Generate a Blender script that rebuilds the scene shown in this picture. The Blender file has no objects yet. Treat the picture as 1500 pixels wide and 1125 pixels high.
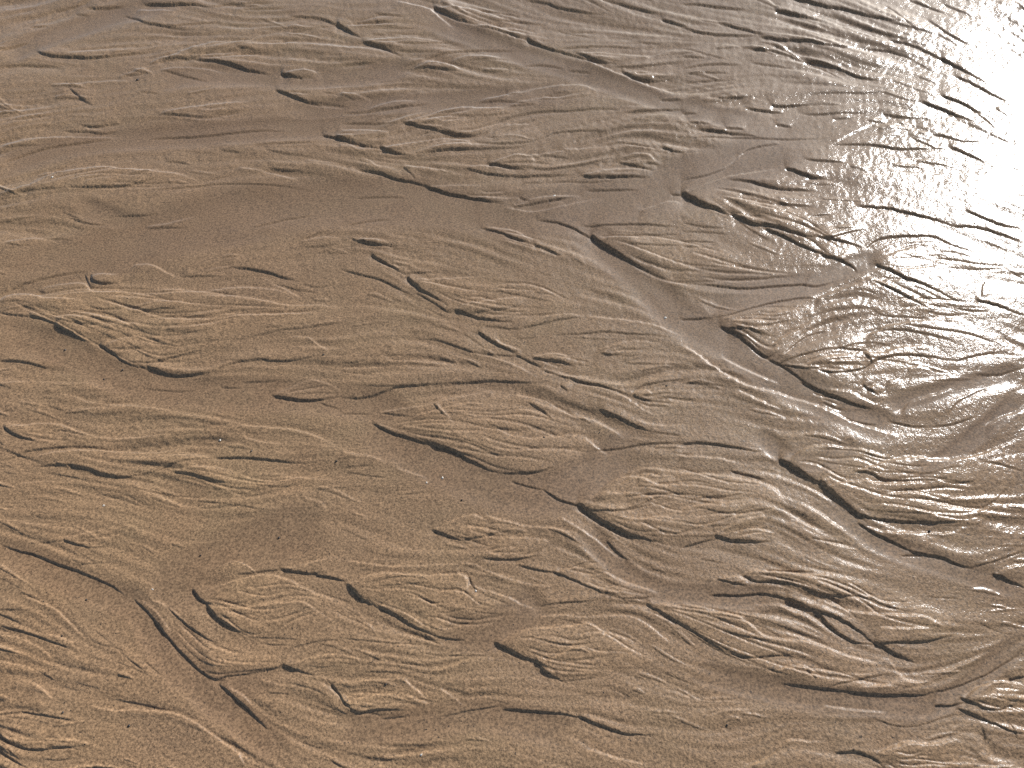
import bpy, bmesh, math, random
import numpy as np
from mathutils import Vector

STEP = 1.15
SUN_UV = (1555, 182)
SUN_E = 4.2
SUN_COL = (1.0, .985, .965)
SKY = .085
EXPO = 0.4
ROUGH = .20
GRAIN = .0005
COL_A = (.335, .218, .114, 1)
COL_B = (.308, .193, .108, 1)
COL_C = (.322, .199, .105, 1)
NLEAF = 800
BITS = [
 ('stone', 1361, 779, 8, 'small black pebble sitting on the bright glinting crest at the right'),
 ('shell', 812, 286, 6, 'white shell chip on the thin ridge just above the broad upper channel'),
 ('shell', 648, 699, 5, 'pale shell chip on the smooth floor below the long bank of the central lobe'),
 ('shell', 625, 707, 4, 'small pale shell chip left of another chip on the smooth floor below the central lobe'),
 ('shell', 322, 644, 5, 'white shell chip on the soft ridge in the left middle of the sand'),
 ('shell', 152, 741, 5, 'white shell chip alone on the smooth lower left floor'),
 ('shell', 78, 262, 5, 'white shell chip beside the bright curved crest at the upper left'),
 ('shell', 697, 866, 5, 'white chip added for a glint at the notch of a crest in the lower centre'),  # pale chip added to stand for a glint of light on the crest
 ('shell', 617, 1106, 5, 'white shell chip close to the bottom edge, left of centre'),
 ('shell', 975, 464, 6, 'pale flat shell chip on the wide diagonal channel floor right of centre'),
 ('shell', 223, 863, 4, 'tiny pale shell chip above the channel fork at the lower left'),
 ('grit', 91, 932, 5, 'dark grit speck on the soft ridge near the lower left edge'),
 ('grit', 189, 1063, 6, 'largest dark grit speck in the lower left, on flat sand near the bottom'),
 ('grit', 93, 1044, 5, 'dark grit speck under the dark rill in the lower left corner'),
 ('grit', 126, 878, 5, 'dark grit speck on the pale channel floor at the lower left'),
 ('grit', 408, 787, 5, 'dark grit speck on smooth sand above the lower left lobes'),
 ('grit', 293, 813, 5, 'dark grit speck above and left of the first lower left lobe'),
 ('grit', 676, 733, 5, 'dark grit speck on the broad smooth floor left of the black bank'),
 ('grit', 797, 642, 5, 'dark grit speck in the middle of the big central lobe'),
 ('grit', 878, 634, 4, 'dark grit speck on the right flank of the big central lobe'),
 ('grit', 976, 566, 5, 'dark grit speck on a small mound right of the crossing rills'),
 ('grit', 474, 521, 5, 'dark grit speck at the tip where two crests meet left of centre'),
 ('grit', 95, 512, 5, 'dark grit speck on the channel floor under the left dark bank'),
 ('grit', 493, 676, 5, 'dark grit speck at the right end of the long dark rill left of centre'),
 ('grit', 369, 662, 5, 'dark grit speck just above the long dark rill left of centre'),
 ('grit', 179, 541, 5, 'dark grit speck at the foot of the curved bank on the left'),
 ('grit', 152, 555, 4, 'dark grit speck lower on the channel floor below the curved bank on the left'),
 ('grit', 202, 118, 6, 'dark grit speck on flat sand near the upper left'),
 ('grit', 565, 1003, 5, 'dark grit speck on the pale crest at the bottom, left of centre'),
 ('grit', 1065, 1062, 5, 'dark grit speck on smooth sand at the bottom right of centre'),
]

# surveyed relief lines: amount (+ a cut bank whose lower side falls, - a crest), then points; T = origin and scale of a sheet
STROKES = """
T 0 0
1.5 245,48 330,28 400,5
2 390,35 450,36 540,28
3 640,18 740,24 850,24 930,34
1.5 930,34 1000,20 1080,18 1200,15
1.5 540,65 600,85 640,105 740,122 850,138
1 740,122 850,108 980,98
1.5 1060,42 1160,40 1260,38
2 1280,72 1380,78 1440,92 1500,120
3 165,228 210,245 290,252 420,255 520,245 620,235 700,222
2 700,265 780,258 860,260
4 860,262 960,272 1040,290 1100,308 1180,322
1.5 0,295 100,288 180,290 280,292
2 1050,212 1110,216
5 1255,328 1285,336 1315,341
1.5 1310,342 1380,340
-2 1265,318 1330,306 1400,318
3.5 1225,400 1290,425 1340,445 1400,460
1 690,312 760,322 830,340 920,358
-1 690,312 780,300 900,300 1000,318
-1 720,262 850,210 960,185 1080,180 1190,155
1 860,255 940,225 1050,200
1 540,330 600,332 650,322
1.5 300,385 340,415 370,440 410,462
-1 240,378 350,365 480,355 600,360
2 700,505 800,512 900,520 1000,505 1050,500
-1 700,500 780,485 880,470 1000,455 1100,450
1.5 340,545 400,555 470,548 535,540
1.5 270,572 380,575 450,582 520,570
-1 0,640 120,608 260,600 400,598 540,600
1.5 650,605 780,600 900,595 1040,580 1160,570 1260,580
1 0,650 100,640 180,638
1.5 0,498 60,498 100,490
-1 0,455 100,462 200,455
1.5 0,720 60,695 200,650 350,625 500,605
-2 140,800 230,765 350,742 460,735 560,745 700,755 800,768 880,800
-1 0,855 100,825 200,790
1.5 0,860 60,850 150,840 300,828
2 300,828 420,828 540,822 620,805 700,780
1.5 730,710 790,712 830,720
1 620,840 760,830 880,820 960,810 1100,808 1240,815 1380,835
1 965,660 1030,668 1070,670
1 1160,655 1250,675 1380,688
1 1110,640 1250,630 1400,625
1.5 1180,740 1260,748 1330,750
-1 1040,735 1140,750 1260,775 1320,795
-1 1340,700 1430,710 1500,720
3 1430,595 1470,605 1510,617
1.5 310,958 360,975 420,985 470,980
1.5 640,998 720,996 815,993
-1 640,990 740,975 860,945
1 500,945 620,945 700,935
1 20,1070 80,1080 140,1078
-1 20,1065 120,1050 240,1045
1 180,1045 260,1050 320,1050
1 1100,1000 1250,960 1380,940
1.5 1320,1060 1400,1030 1450,1015
-1 1320,1060 1420,1045 1500,1050
1 1340,1090 1430,1085 1500,1070
1.5 0,225 80,200 130,185
1 130,118 210,112
1 330,60 390,65
-1 600,45 680,42 780,50
T 500 0
5 -5,112 35,138 75,160
3 105,190 180,212 260,245
5 420,38 470,65 530,92 590,108
2.5 610,122 700,140 780,165 840,184
4 830,182 880,205 930,220
2 920,218 1000,240 1080,265 1160,285
2 1080,262 1150,278 1220,283
-1 600,118 700,120 800,135 900,160
-1 420,35 520,32 640,55 720,85
-1 105,185 200,170 320,168 400,178 490,190
1 230,192 330,195 420,190 490,188
1 100,110 180,115 260,120
-1.5 240,5 380,35 440,80 500,125
1 140,60 280,75
1 140,95 240,100
1 130,150 260,155
2 820,0 900,15 970,40 1060,55 1160,70
2 1140,0 1240,25 1330,45 1400,60
3 1420,88 1460,100 1510,115
1 600,40 700,55 800,75
1 650,85 780,95 900,110
1.5 270,295 380,260 480,235 620,222 780,220
-1.5 310,300 380,280 440,278 490,290 530,310
1.5 310,302 370,298 420,305 500,312 540,318
-1 480,270 560,248 700,250
1 560,268 650,262 740,262
1 0,290 80,280 160,275
2.5 1040,240 1100,262 1160,275
-1 1030,235 1150,240 1280,245 1380,260
1 950,218 1050,212 1180,208 1300,215
1.5 1200,300 1320,295 1420,280 1500,272
2.5 1240,320 1290,345 1350,358
-1 1245,318 1320,315 1420,330
2 1350,358 1420,352 1440,345
1.5 1400,440 1500,440
-1.5 1060,260 1150,300 1280,350 1400,390 1500,415
1 800,290 880,285 980,300
1 1000,310 1100,320
-2 290,540 400,500 520,470 640,475 740,475
4 280,545 350,558 430,575 510,592 590,600
1.5 480,515 560,512 640,505
-1.5 600,440 680,420 780,400 880,385 960,375 1060,375 1110,395 1135,420
1 600,445 720,445 830,460
1.5 730,415 780,410
-1 740,460 820,440 920,430 980,440
1 740,468 810,462 860,458
1 930,412 1000,405
1.5 610,600 640,570 700,530 780,505 880,490 1000,488 1150,480 1260,490
-1 660,590 700,560 760,545 850,545
1 640,605 700,608
2 580,625 680,640 800,632 880,610 960,585 1100,580 1180,590
2 1250,500 1350,490 1500,480
-1 120,478 200,450 280,440 330,442
1.5 120,482 220,472 320,460 390,448
1 0,495 100,492 250,470 360,440
-1 0,410 60,420 130,440
-1.5 0,572 80,568 160,575 220,590
-2 190,655 280,635 380,618 460,605 540,618 580,650
3.5 -10,606 40,625 95,641
2 90,640 150,650 190,656
4.5 185,655 220,670 280,682
1.5 0,540 130,540 260,545
1.5 330,680 460,665 640,660 780,650 870,620
4 660,725 720,735 800,745
-2 660,720 720,700 770,685 830,695 850,710
1.5 800,745 900,745 1000,735 1100,715 1200,690 1260,675
-1 800,690 900,680 1000,660 1100,650 1180,645
1 870,690 940,690 1010,695
1 950,660 1010,665
-1 550,740 620,730 700,740 760,750
2.5 545,745 620,760 700,772 800,775 900,770 1020,765
3 1060,772 1120,780 1230,778 1350,775
-1 1060,770 1150,750 1250,742 1380,750
1.5 1210,710 1270,725 1340,740 1380,748
-1 1240,690 1300,675 1360,690 1390,720
3 1420,655 1460,668 1500,672
-1 1250,640 1340,650 1400,665
1.5 1160,640 1240,630 1330,645 1400,655
3 80,745 160,760 250,790 330,805 400,822
4 380,822 460,845 540,862 640,880 710,888
2 760,905 840,895 930,878 1020,862
-1 590,860 700,868 790,862
-1.5 760,900 850,870 940,860 1060,858
1 780,865 830,880
-1 280,730 380,740 470,760
1 270,735 310,770 330,790
1 430,760 490,765
-1 380,820 500,815 640,815
1.5 1075,832 1180,832 1310,830
1 900,800 1000,795 1100,800 1200,790
-1 720,910 850,925 1000,895 1150,860
1 60,865 200,862 290,865
1 30,990 150,970 220,965
-2 60,1060 130,1055 200,1068
3 50,1055 130,1075 240,1085
2.5 620,1000 700,1020 750,1045 820,1065
-1 640,995 750,1010 820,1040 880,1050
3 860,1085 900,1098 950,1120
2 870,965 950,975 1020,1000 1080,1030 1120,1045
8 1112,1042 1160,1078 1215,1115 1275,1150 1340,1186
1.5 1040,990 1140,990 1300,988 1420,995 1500,1000
1 1130,1035 1280,1035 1500,1030
-1 1160,1040 1300,1045
1 1250,1075 1380,1080 1500,1080
-1.5 1310,925 1370,905 1440,880 1500,885
1.5 1450,850 1500,850
T 1000 0
2.5 0,118 60,140 130,152 200,155 320,158
2 0,18 80,22 180,35 280,45
2.5 170,105 240,125 300,140 350,155
3.5 350,165 430,178 500,183 560,190 620,205 700,212 800,215
5 425,55 480,65 540,80 600,92
3.5 480,0 560,15 640,35 700,42 760,58 840,80 920,98 1000,108
4 920,180 1000,200 1060,225 1110,250 1160,270
5 1150,265 1220,305 1270,335 1330,370
2 800,215 900,222 960,240 1020,262
4 555,268 620,280 680,300 740,325 800,345 860,352
2 310,220 380,225 440,238 520,265
1 520,265 620,300 700,345
2 1000,0 1050,20 1150,60
2 1150,20 1260,70
1.5 900,100 1050,140 1130,160
2 1080,95 1180,160 1260,200
1.5 0,250 100,255
1.5 0,300 120,285 260,285
1 0,325 100,318 210,322
1 0,360 120,355 250,352
1 300,275 400,290 500,305
3 400,465 460,465 540,458
2 160,435 240,435 280,430
2.5 290,480 360,487 430,492
1.5 0,500 60,500
2.5 200,568 260,570
2.5 40,545 110,548
1.5 410,545 480,555
1.5 60,570 160,580 230,590 340,600
1 0,610 120,605 300,605 500,610 640,605
1 550,415 650,408 780,410 870,405 920,420 980,440 1060,450 1100,440
1.5 520,495 600,500 700,495 830,495
1.5 660,520 740,515
2 880,500 960,515 1080,525
4 1060,455 1120,475 1180,500 1230,520 1280,535
5 1150,430 1240,465 1290,495 1360,525
4 1210,340 1290,380 1360,420 1430,450
2 1050,590 1150,600 1240,625 1320,620
2.5 650,635 760,635 850,640 960,655 1080,655 1180,655
4.5 1190,655 1250,680 1310,710
1 660,630 740,590 800,560 850,545
-1.5 860,560 900,545 960,545
1 860,570 950,568 1010,575
1 880,600 950,595
2 1010,610 1060,630 1100,650
1.5 240,690 290,655 370,635 430,630
1.5 0,790 100,770 180,740 240,700
-1.5 20,850 100,810 200,775 320,755 420,740
4 465,745 520,765 570,780 610,785
2 545,705 620,710 700,715
2.5 210,790 300,800 400,825 480,835 580,838
9 12,853 60,885 110,910 160,930 205,947 260,962
6 230,952 300,985 360,995 420,1005 480,1025 540,1042 600,1048
3 600,1048 680,1060 780,1085
4 370,1010 450,1045 520,1080 590,1110 640,1126
4 780,910 880,915 960,930 1040,950 1120,970 1200,995
3 1200,995 1300,1000 1400,1030 1480,1060
3 1250,930 1330,965 1400,990 1480,1005
2.5 800,1100 840,1065 900,1045 1000,1040 1100,1040 1180,1075 1280,1105
2 630,1060 700,1035 800,1010
1.5 390,900 480,905 570,910
1.5 550,955 650,945
1 0,980 100,1000 200,1005
1 0,1020 100,1020 200,1030
1 0,1060 150,1065
1 0,1085 120,1090
T 0 375
2 0,165 80,130 180,100 300,72 380,62
-2 0,190 60,165 150,170 200,188 300,192 370,200
-1.5 180,140 260,122 330,115 370,118 400,150 450,160 560,155
3 398,85 405,105 450,118 510,118
-2 410,85 440,75 510,80
1.5 370,75 385,110 400,140
1 165,150 200,160
-1.5 580,40 650,35 700,55 740,80 790,95
1.5 790,92 900,90 980,90
-1.5 690,150 800,150 900,155 1000,142 1100,140 1200,150 1260,165 1300,190
-1.5 880,175 980,180 1060,178 1160,200 1280,220 1400,215 1500,230
1 0,205 70,200 140,208
2 0,250 80,262 150,270
3.5 150,270 210,285 275,318
5 265,315 320,345 360,365 415,387
1.5 240,280 310,295 380,305 470,305
-1 240,270 350,268 450,270 550,290
1 390,225 460,238 540,235
1.5 560,235 640,225 700,210
1.5 600,255 700,238 800,235
-1 560,235 680,210 780,205 860,215
1 640,280 760,265 880,255
5 455,405 500,432 540,460 600,485 640,490
2.5 560,462 620,468 680,465 740,450 820,430 900,405
-1.5 460,400 520,372 570,360 620,360 700,385
1.5 480,410 560,410 640,400
3.5 660,490 720,515 780,525 850,520 900,512
2 930,515 1000,480 1080,462 1150,455 1200,462 1290,460 1400,440 1450,435
1.4 1080,365 1160,345 1250,325 1330,318 1400,310 1500,295
-1 960,262 1080,260 1200,260 1300,255 1400,250
-1 1270,355 1350,358 1400,390 1460,430
2.5 1020,50 1100,60 1180,75 1240,95 1310,108
1 1130,90 1200,120 1300,145 1400,160
-1 1140,90 1220,130 1290,165 1320,190
1 1330,125 1400,135 1480,120
3 1200,612 1260,622 1330,632 1400,630 1500,610
-1.5 1210,605 1290,570 1370,545 1440,560 1500,590
1 1400,640 1480,665 1500,672
1 970,575 1060,578
1 1060,555 1160,550 1250,545
2 0,462 80,462 140,475 210,492
-1 0,560 60,555 120,550
1 0,690 60,675
-1.2 240,605 330,620 400,645 520,655 640,665 760,675
1 640,580 760,590 860,588
-2 35,752 100,745 200,735 270,745 340,770 420,795 500,802 620,798 760,785
3.5 30,762 60,785 100,800 150,812
2 0,900 60,885 120,860 200,848 300,840 400,842 490,850
-2 150,880 260,860 400,855 520,860 640,865 760,855 830,840
2 180,925 260,918 340,926
4.5 330,926 400,940 450,960 520,970 600,965
1.5 600,965 680,945 760,915 850,895 940,888
3 940,888 1060,888 1160,895 1260,905 1350,908 1420,900
-1.5 960,745 1100,750 1200,755 1320,770 1420,805 1500,845
-1.5 1070,795 1140,815 1260,830
3 770,950 830,958 890,975 950,990 1010,1000
-1.5 770,945 850,930 940,930 1030,945
-1 1000,1030 1060,1060
-1 80,1000 180,990 280,995 340,1005
1 560,1010 640,1030 760,1050 900,1060
1.5 860,1075 1000,1090 1100,1105 1180,1120
1 1080,1060 1180,1040 1300,1000
-1 1230,970 1350,975 1480,985
-1 1340,1060 1430,1090
T 500 375
5 147,6 190,30 230,52 272,73
1.5 270,75 360,72 430,68
2 0,60 80,80 160,100 230,130 300,165
7 303,106 340,140 380,165 420,188 464,214
-1 310,105 420,100 560,92 640,90
1.5 320,155 400,200 460,240 500,248
4 505,240 560,260 610,275 680,285 760,290
-2 510,235 560,210 640,200 720,188 800,182
1.5 560,258 640,245 740,232 800,210
2 780,318 880,300 960,280 1060,270
1.5 620,305 720,318 800,322
-1 830,295 900,265 980,255 1080,268
-1.5 1080,265 1180,275 1280,285 1380,305 1460,335 1500,350
1.5 930,345 1050,345 1150,335 1250,342 1380,350 1460,358
4 610,340 650,368 690,390 730,410 770,425
-2 680,372 720,390 780,412
2 770,435 820,460 880,490
-2 850,445 900,432 950,432 1000,445
3 850,452 900,460 960,465 1020,485
-1.5 1110,420 1170,400 1230,380 1320,375 1420,390
1.5 1130,425 1180,435 1240,430
1.5 1240,470 1350,475 1500,480
2 880,500 960,528 1030,545
-1 880,520 980,525 1080,530 1160,515
3.5 1025,548 1100,565 1170,582 1245,607
2 1270,605 1320,575 1380,560 1500,545
-1.5 1280,610 1340,595 1370,620
1.5 1280,620 1330,635 1370,640
-1 1020,560 1120,580 1200,610 1270,640 1330,680 1400,710
3 1140,680 1220,715 1290,750 1360,775
-1 1300,730 1400,745 1500,740
1 1360,775 1450,785 1500,790
1.5 330,365 410,368 500,395 600,425 740,438 850,440
-1 0,492 140,485 220,455 300,430 400,420
-1.5 200,465 300,462 400,470 500,480
-1 560,420 680,450 780,490 860,535 900,552
2 460,560 560,555 660,548 760,555 880,562
2.5 0,618 80,620 160,605 240,580 340,570 460,560
1 100,570 200,575 280,572
1 0,690 130,688
-2 150,690 260,670 360,660 450,635 540,615 630,595 700,600
1.5 150,685 260,700 330,710
1.5 400,645 440,690 480,720
-1 420,650 460,700 500,740
1 540,655 620,660
-1.5 750,605 830,620 900,640 960,675 1020,705 1100,720 1180,760 1260,810
2 830,650 880,680 920,715
1.5 960,570 1000,600
1 640,740 700,760 800,775
-1 680,760 740,790 830,805 900,800 1000,790 1080,790
-1 1070,800 1120,840 1170,870
3 145,738 220,775 300,800 360,820 425,834
5 415,832 490,855 550,890 610,920 660,945 710,955
2.5 710,955 790,955 860,950 930,930
-1 150,735 260,770 380,800 480,825
1 500,830 560,810
1.5 740,985 820,1010 900,1025
2.5 895,1028 960,1070 1020,1090 1060,1098
2 1110,855 1220,845 1340,825 1500,820
-1 240,930 320,955 380,975
1 0,945 120,965 220,975
-1 0,860 120,880 200,905
T 820 680 9.375
10 290,575 420,680 560,780 740,870 930,970 1120,1020 1300,1060 1500,1110
2.5 440,650 620,655 860,650 1100,600 1400,540
-2.5 480,470 580,370 640,310 860,180 1100,190 1250,260 1400,300 1560,300
-2 940,110 1060,70 1240,55 1500,90 1700,110
-1.2 580,390 780,420 960,410 1180,450 1350,530
-1.2 880,770 1100,770 1300,740 1500,720
1.2 860,620 1060,590 1300,480 1500,450
-1.5 1060,190 1300,160 1560,170
T 1000 375
2 0,120 100,125 200,138 290,142 400,132 520,125 600,130 700,100
3 620,0 680,15 740,40 765,62
5 858,41 920,70 980,100 1040,120 1100,145 1160,175 1222,206
1 1330,110 1315,140 1310,190
5 1305,200 1360,212 1410,228 1450,245 1510,263
-2 820,95 880,120 960,150 1040,190 1130,230
2.5 840,110 920,150 1000,190 1090,235
1.5 1200,230 1270,240 1350,240
-2 590,190 660,160 740,130 820,95
2 150,270 220,255 300,230 400,205 520,185 600,190
4 175,312 240,345 290,390 340,430 385,453
2.5 200,320 280,325 350,350
-1.5 200,315 250,290 330,280 400,255 500,235
1.5 420,460 480,400 550,350 640,325
2 420,475 520,440 620,415 690,405
2.5 690,405 740,412 800,415
2.5 800,430 815,450 825,465
2 440,480 520,495 585,501
3 580,500 640,515 720,510 790,495 850,460 920,440 1010,435 1100,445 1200,462
-1.5 460,480 540,488 600,490
2 1200,462 1280,440 1380,425
-2 800,430 880,425 950,400 1030,395 1120,405
-2.5 820,345 900,310 1000,290 1100,280 1200,275 1260,290
1.5 860,330 960,325 1080,345 1200,375
1.5 960,300 1100,320 1250,340 1400,390
-1.5 1380,340 1420,375 1460,400
4.5 535,557 600,590 660,615 720,640 780,660 830,672
-2 660,590 740,600 800,630 840,650
3 800,575 830,595 850,605
-2 820,580 850,570 880,580
-1.5 900,548 950,540
-1.5 990,490 1040,485 1100,500
2 1290,520 1380,520 1500,490
2 0,275 60,275 120,270
2 380,455 440,485 540,555
-2 180,450 260,490 340,525 420,555
-3 0,395 60,430 130,485 220,540 300,575 400,595 490,625 580,650 660,685 740,720 820,750 900,775 960,795
-1.5 240,590 340,640 440,680
1 0,560 100,565 200,575
1.5 700,700 780,730 860,740
1.5 900,720 1000,745 1090,750
1.5 1090,750 1200,735 1300,700
-1.5 960,690 1000,640 1080,615 1160,590 1190,580
1.5 1160,710 1200,650 1270,610 1340,580
-2 1340,740 1420,700 1500,680
-3 900,900 1000,885 1100,895 1200,895 1280,880 1340,860 1420,830 1480,800
-2 480,885 540,850 620,835 720,845 820,860 900,890
3 0,825 80,822 160,830 240,842 300,855 350,855
10 442,903 490,932 540,965 580,990 625,1008
7 615,1003 660,1045 700,1080 740,1110 800,1160
-1.5 630,1020 700,1000 790,990 830,1000
3 760,950 830,960 880,985 960,990 1050,985 1130,990
-1.5 770,945 840,925 900,900
-2 810,985 850,1000 940,1005 1050,995
1.5 1130,990 1200,1000 1290,990
1.5 1320,905 1400,920 1500,950
-2.5 0,880 120,885 240,905
2.5 220,945 300,965 350,980
-2.5 0,955 120,960 240,975 350,995 400,1020 430,1060
1 0,1080 120,1060 200,1060
-1.5 0,1110 100,1095 240,1090
T 0 750
2.5 0,140 80,170 160,190 230,220 300,245 360,265 430,295 500,330 560,375
1 120,140 200,135 280,125
-1 270,118 360,100 450,80 540,65
3 290,130 340,145 400,158 460,152
1 330,235 430,225 520,215
2 590,385 650,440 695,496
4 685,485 730,540 770,590 820,640 870,690 930,730 980,738
2 930,740 1010,720 1090,710 1200,690 1270,670
2.5 730,410 780,460 840,510 900,550 960,580
-1.5 620,385 680,430 720,480 760,540
-1 660,385 730,410 800,470
6 858,356 890,390 932,408
7 920,424 960,470 1010,500 1060,530 1115,555
-2 870,350 960,325 1060,295 1170,275 1260,295 1340,335 1420,370 1500,390
2 1040,275 1140,262 1250,250
3.5 1250,255 1310,265 1360,272 1420,268
4 1400,280 1460,290 1510,302
-2 1260,250 1360,225 1440,205 1500,195
-1.5 940,420 1050,425 1150,410 1260,400 1330,400 1400,440 1480,490
1 1110,552 1220,555 1320,560
1 1160,580 1260,585
1.5 1280,600 1400,570 1500,560
6 1266,683 1290,692 1312,697
1.5 1310,700 1390,720
-2 1290,670 1350,645 1420,630 1500,625
4 975,765 1020,805 1070,850 1120,900 1170,950
-1.5 1000,770 1060,800 1110,850
-1 1150,735 1210,755 1250,775
1 1170,795 1280,800
-2 120,375 200,405 260,440 310,490 370,550
2.5 0,500 80,520 160,545 240,575 320,605
-1.5 180,535 260,550 350,580
-2 0,655 80,672 180,695
1 0,430 60,430 100,425
-1.5 100,560 180,600 240,650
-1 0,540 60,545 110,560
-1.5 0,800 60,825 110,830
3 0,890 100,880 200,895 340,920
-1.5 150,750 200,790 240,830
3 0,985 60,1020 120,1042 200,1042 280,1035 360,1045
-1.5 10,985 60,1000 120,1010
-1.5 250,985 340,1005 430,1028
3 0,1050 50,1085 110,1120
1 180,1085 260,1090 340,1080
1 480,820 600,840 740,870 780,875
-2.5 410,855 500,870 620,870 740,880 820,905 900,955 980,1010 1060,1065 1140,1110
-1.5 1050,1060 1080,1120
T 500 750
-1.5 0,210 100,225 200,240 320,240 440,232 560,228 620,240
8 40,333 80,375 130,405 195,433
6 185,428 250,465 310,500 370,525 430,550
2 430,550 480,558 540,560
-2.5 55,320 120,285 200,272 300,280 400,280 490,275 530,272
-2.5 520,272 550,290 555,325
2 565,290 575,320 590,340
-2 570,320 650,350 730,375 790,405 850,425
-1 650,265 740,295 840,320 920,330
1 160,330 300,320 400,315
3.5 412,83 470,105 530,125
2 530,125 600,112 680,95 760,80
-2 420,75 470,45 540,20 590,15 640,40
-2 640,15 720,40 800,60 900,70 1000,90 1040,95
-1.5 660,150 720,120 800,115 940,130
2 620,205 700,210 780,208 880,190
-1 590,185 660,185 720,205
2.5 780,235 860,255 940,268
3 940,268 1010,295 1080,325 1155,360
-1.5 950,265 1020,245 1080,255
-1.5 1150,260 1230,300 1300,325 1400,355
-1 1140,335 1220,325 1280,315
1.5 1160,365 1240,380 1320,378 1390,365
-1 960,20 1040,70 1120,120 1180,170 1250,220
2 1170,130 1210,175 1260,210
1.5 860,415 960,400 1060,395 1150,385
-1.5 850,460 960,455 1080,460 1200,455 1280,460 1350,495 1410,545 1460,580
-2 700,575 760,540 830,515 920,510 1020,500 1090,490 1140,520 1200,540 1300,570
7 690,582 740,610 790,635 840,655 885,670
6.5 865,664 900,705 940,730 972,743
1 970,742 1060,735 1140,725
-2 900,660 960,630 1020,600 1100,590
1.5 0,555 100,565 200,575 350,580
-1.5 0,755 100,740 200,735 270,735 330,775 380,800
-1 0,630 60,640 90,660
-1 400,700 500,670 600,630
6 -30,775 -5,808 25,850 62,877
-1.5 30,840 100,815 180,800 250,815 320,840
2 60,885 160,870 280,870
1.5 170,908 300,895
2 440,900 520,880 600,865 700,850
3.5 720,865 840,875 960,885 1065,907
5 1055,903 1120,930 1190,955 1250,975 1320,978 1400,985
3 1350,410 1420,450 1510,506
-1.5 1370,410 1440,405 1500,420
-1.5 200,1080 330,1060 440,1040
-1.5 1080,1040 1160,1065 1250,1090 1350,1110
-1 280,745 340,790 380,830
-1 430,770 500,820 540,850
T 1000 750
2 0,155 60,140 140,118
4 150,108 220,130 300,135 390,130
-1.5 180,80 260,40 360,20
-1.5 240,90 310,75 400,90
4 740,0 800,20 880,35 960,42 1060,48 1160,48 1250,42
-3 810,65 900,88 980,92 1060,90 1140,95 1200,85 1250,60
3 780,50 830,85 900,120 960,150 1020,178
4 1015,178 1090,190 1150,205 1210,230 1275,246
2 1280,240 1360,220 1430,195 1500,170
5 1380,280 1440,305 1510,334
-2.5 1390,270 1430,245 1500,230
-1 570,120 660,140 780,165
1 560,115 660,130 740,140
-1 470,30 560,60 640,90
1.5 960,190 1010,188 1060,192
-2.5 280,270 340,260 440,270 560,280 640,280
3 270,285 330,310 400,310 470,320 535,342
3 530,340 600,362 680,372 780,370
-2 170,295 240,285 280,310
2.5 160,300 220,315 270,325
3 130,365 250,368 340,360 420,375 485,402
7 475,392 540,420 595,447
6 595,440 660,460 720,490 780,530 830,570 875,588
3.5 600,450 640,500 690,540 760,575 830,580
6 860,583 910,610 970,640 1025,662
3 870,580 960,575 1060,570 1130,555 1200,540
-2.5 600,385 660,410 740,435 830,450 940,455 1050,460 1110,485 1160,515
-2 870,510 960,515 1080,515
-1.5 0,405 80,420 160,440 240,460 300,500 360,545 420,560 540,570 640,600 720,635 860,660
-1.5 320,410 420,410 480,435 510,460
2.5 0,500 60,535 130,580 195,617
1.5 190,615 280,640 380,635 500,625
1 200,530 300,555 400,570
2.5 440,755 540,768 640,780 745,793
4 740,793 860,805 960,805 1050,805 1095,795
2 1090,795 1180,775 1260,745 1340,710 1440,650 1500,610
3 1120,850 1180,850 1230,838
5 1235,822 1290,845 1340,865 1400,868 1440,855 1510,885
-2.5 1250,810 1300,770 1360,750 1430,745 1500,755
4 1220,865 1300,900 1380,935 1450,965 1510,977
5 1455,731 1480,725 1520,718
-1.5 400,700 480,680 540,680 600,720
1.5 540,690 560,712 590,740
-1.5 780,770 860,765 930,755
1.5 640,770 740,745 860,720 920,710
-2 910,650 950,710 1000,745 1100,745
1 830,905 940,940 1050,940
-1.5 620,850 760,870 900,880
-2.5 290,1110 370,1080 430,1030 480,1000 560,1010 620,1010
-3.5 860,1055 930,1030 990,1010 1060,1020 1130,1015 1200,1000 1225,1020
5 690,1058 760,1055 820,1075 860,1100 900,1140
2 1310,930 1330,980 1330,1060
1.5 1440,930 1460,965 1470,1000
-1 100,900 200,870 300,870
"""
# washed channels: half width, then points
CHANNELS = """
30 -40,425 0,415 150,370 350,312 500,296 640,300 760,315 860,302 1000,270 1080,240 1160,212 1260,205
14 -30,250 0,243 130,210 300,197 480,185 600,180
22 800,318 850,335 930,400 990,460 1060,500 1150,560 1250,610 1340,645
12 1020,450 1150,430 1250,390 1280,380 1300,370
20 -30,490 80,510 180,555 300,577 420,580 560,600 640,660
26 520,610 620,670 740,720 830,715 900,670 960,655
18 -30,800 40,820 120,860 200,892 240,960 310,1005 420,990
20 250,900 300,1010 360,1060 420,1110
15 850,765 900,825 960,865 1060,875 1150,880
16 1000,980 1150,1015 1300,1035 1390,1025 1460,970 1520,920
14 1200,720 1290,795 1400,835 1520,870
12 400,170 560,155 700,145 860,135
12 600,20 700,60 900,125 1000,160 1150,190
12 1330,700 1400,660 1500,580
30 480,760 300,830 260,860 340,830
22 640,920 700,930 760,900 800,870
20 480,1075 600,1060 720,1050 850,1080
12 0,85 60,60 160,25 250,5
14 100,300 200,330 320,345 420,330
12 220,125 300,110 440,115 540,110 620,90
12 1100,630 1180,680 1260,650
12 1290,600 1400,570 1500,545
14 1000,400 1120,420 1200,410
"""
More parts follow.
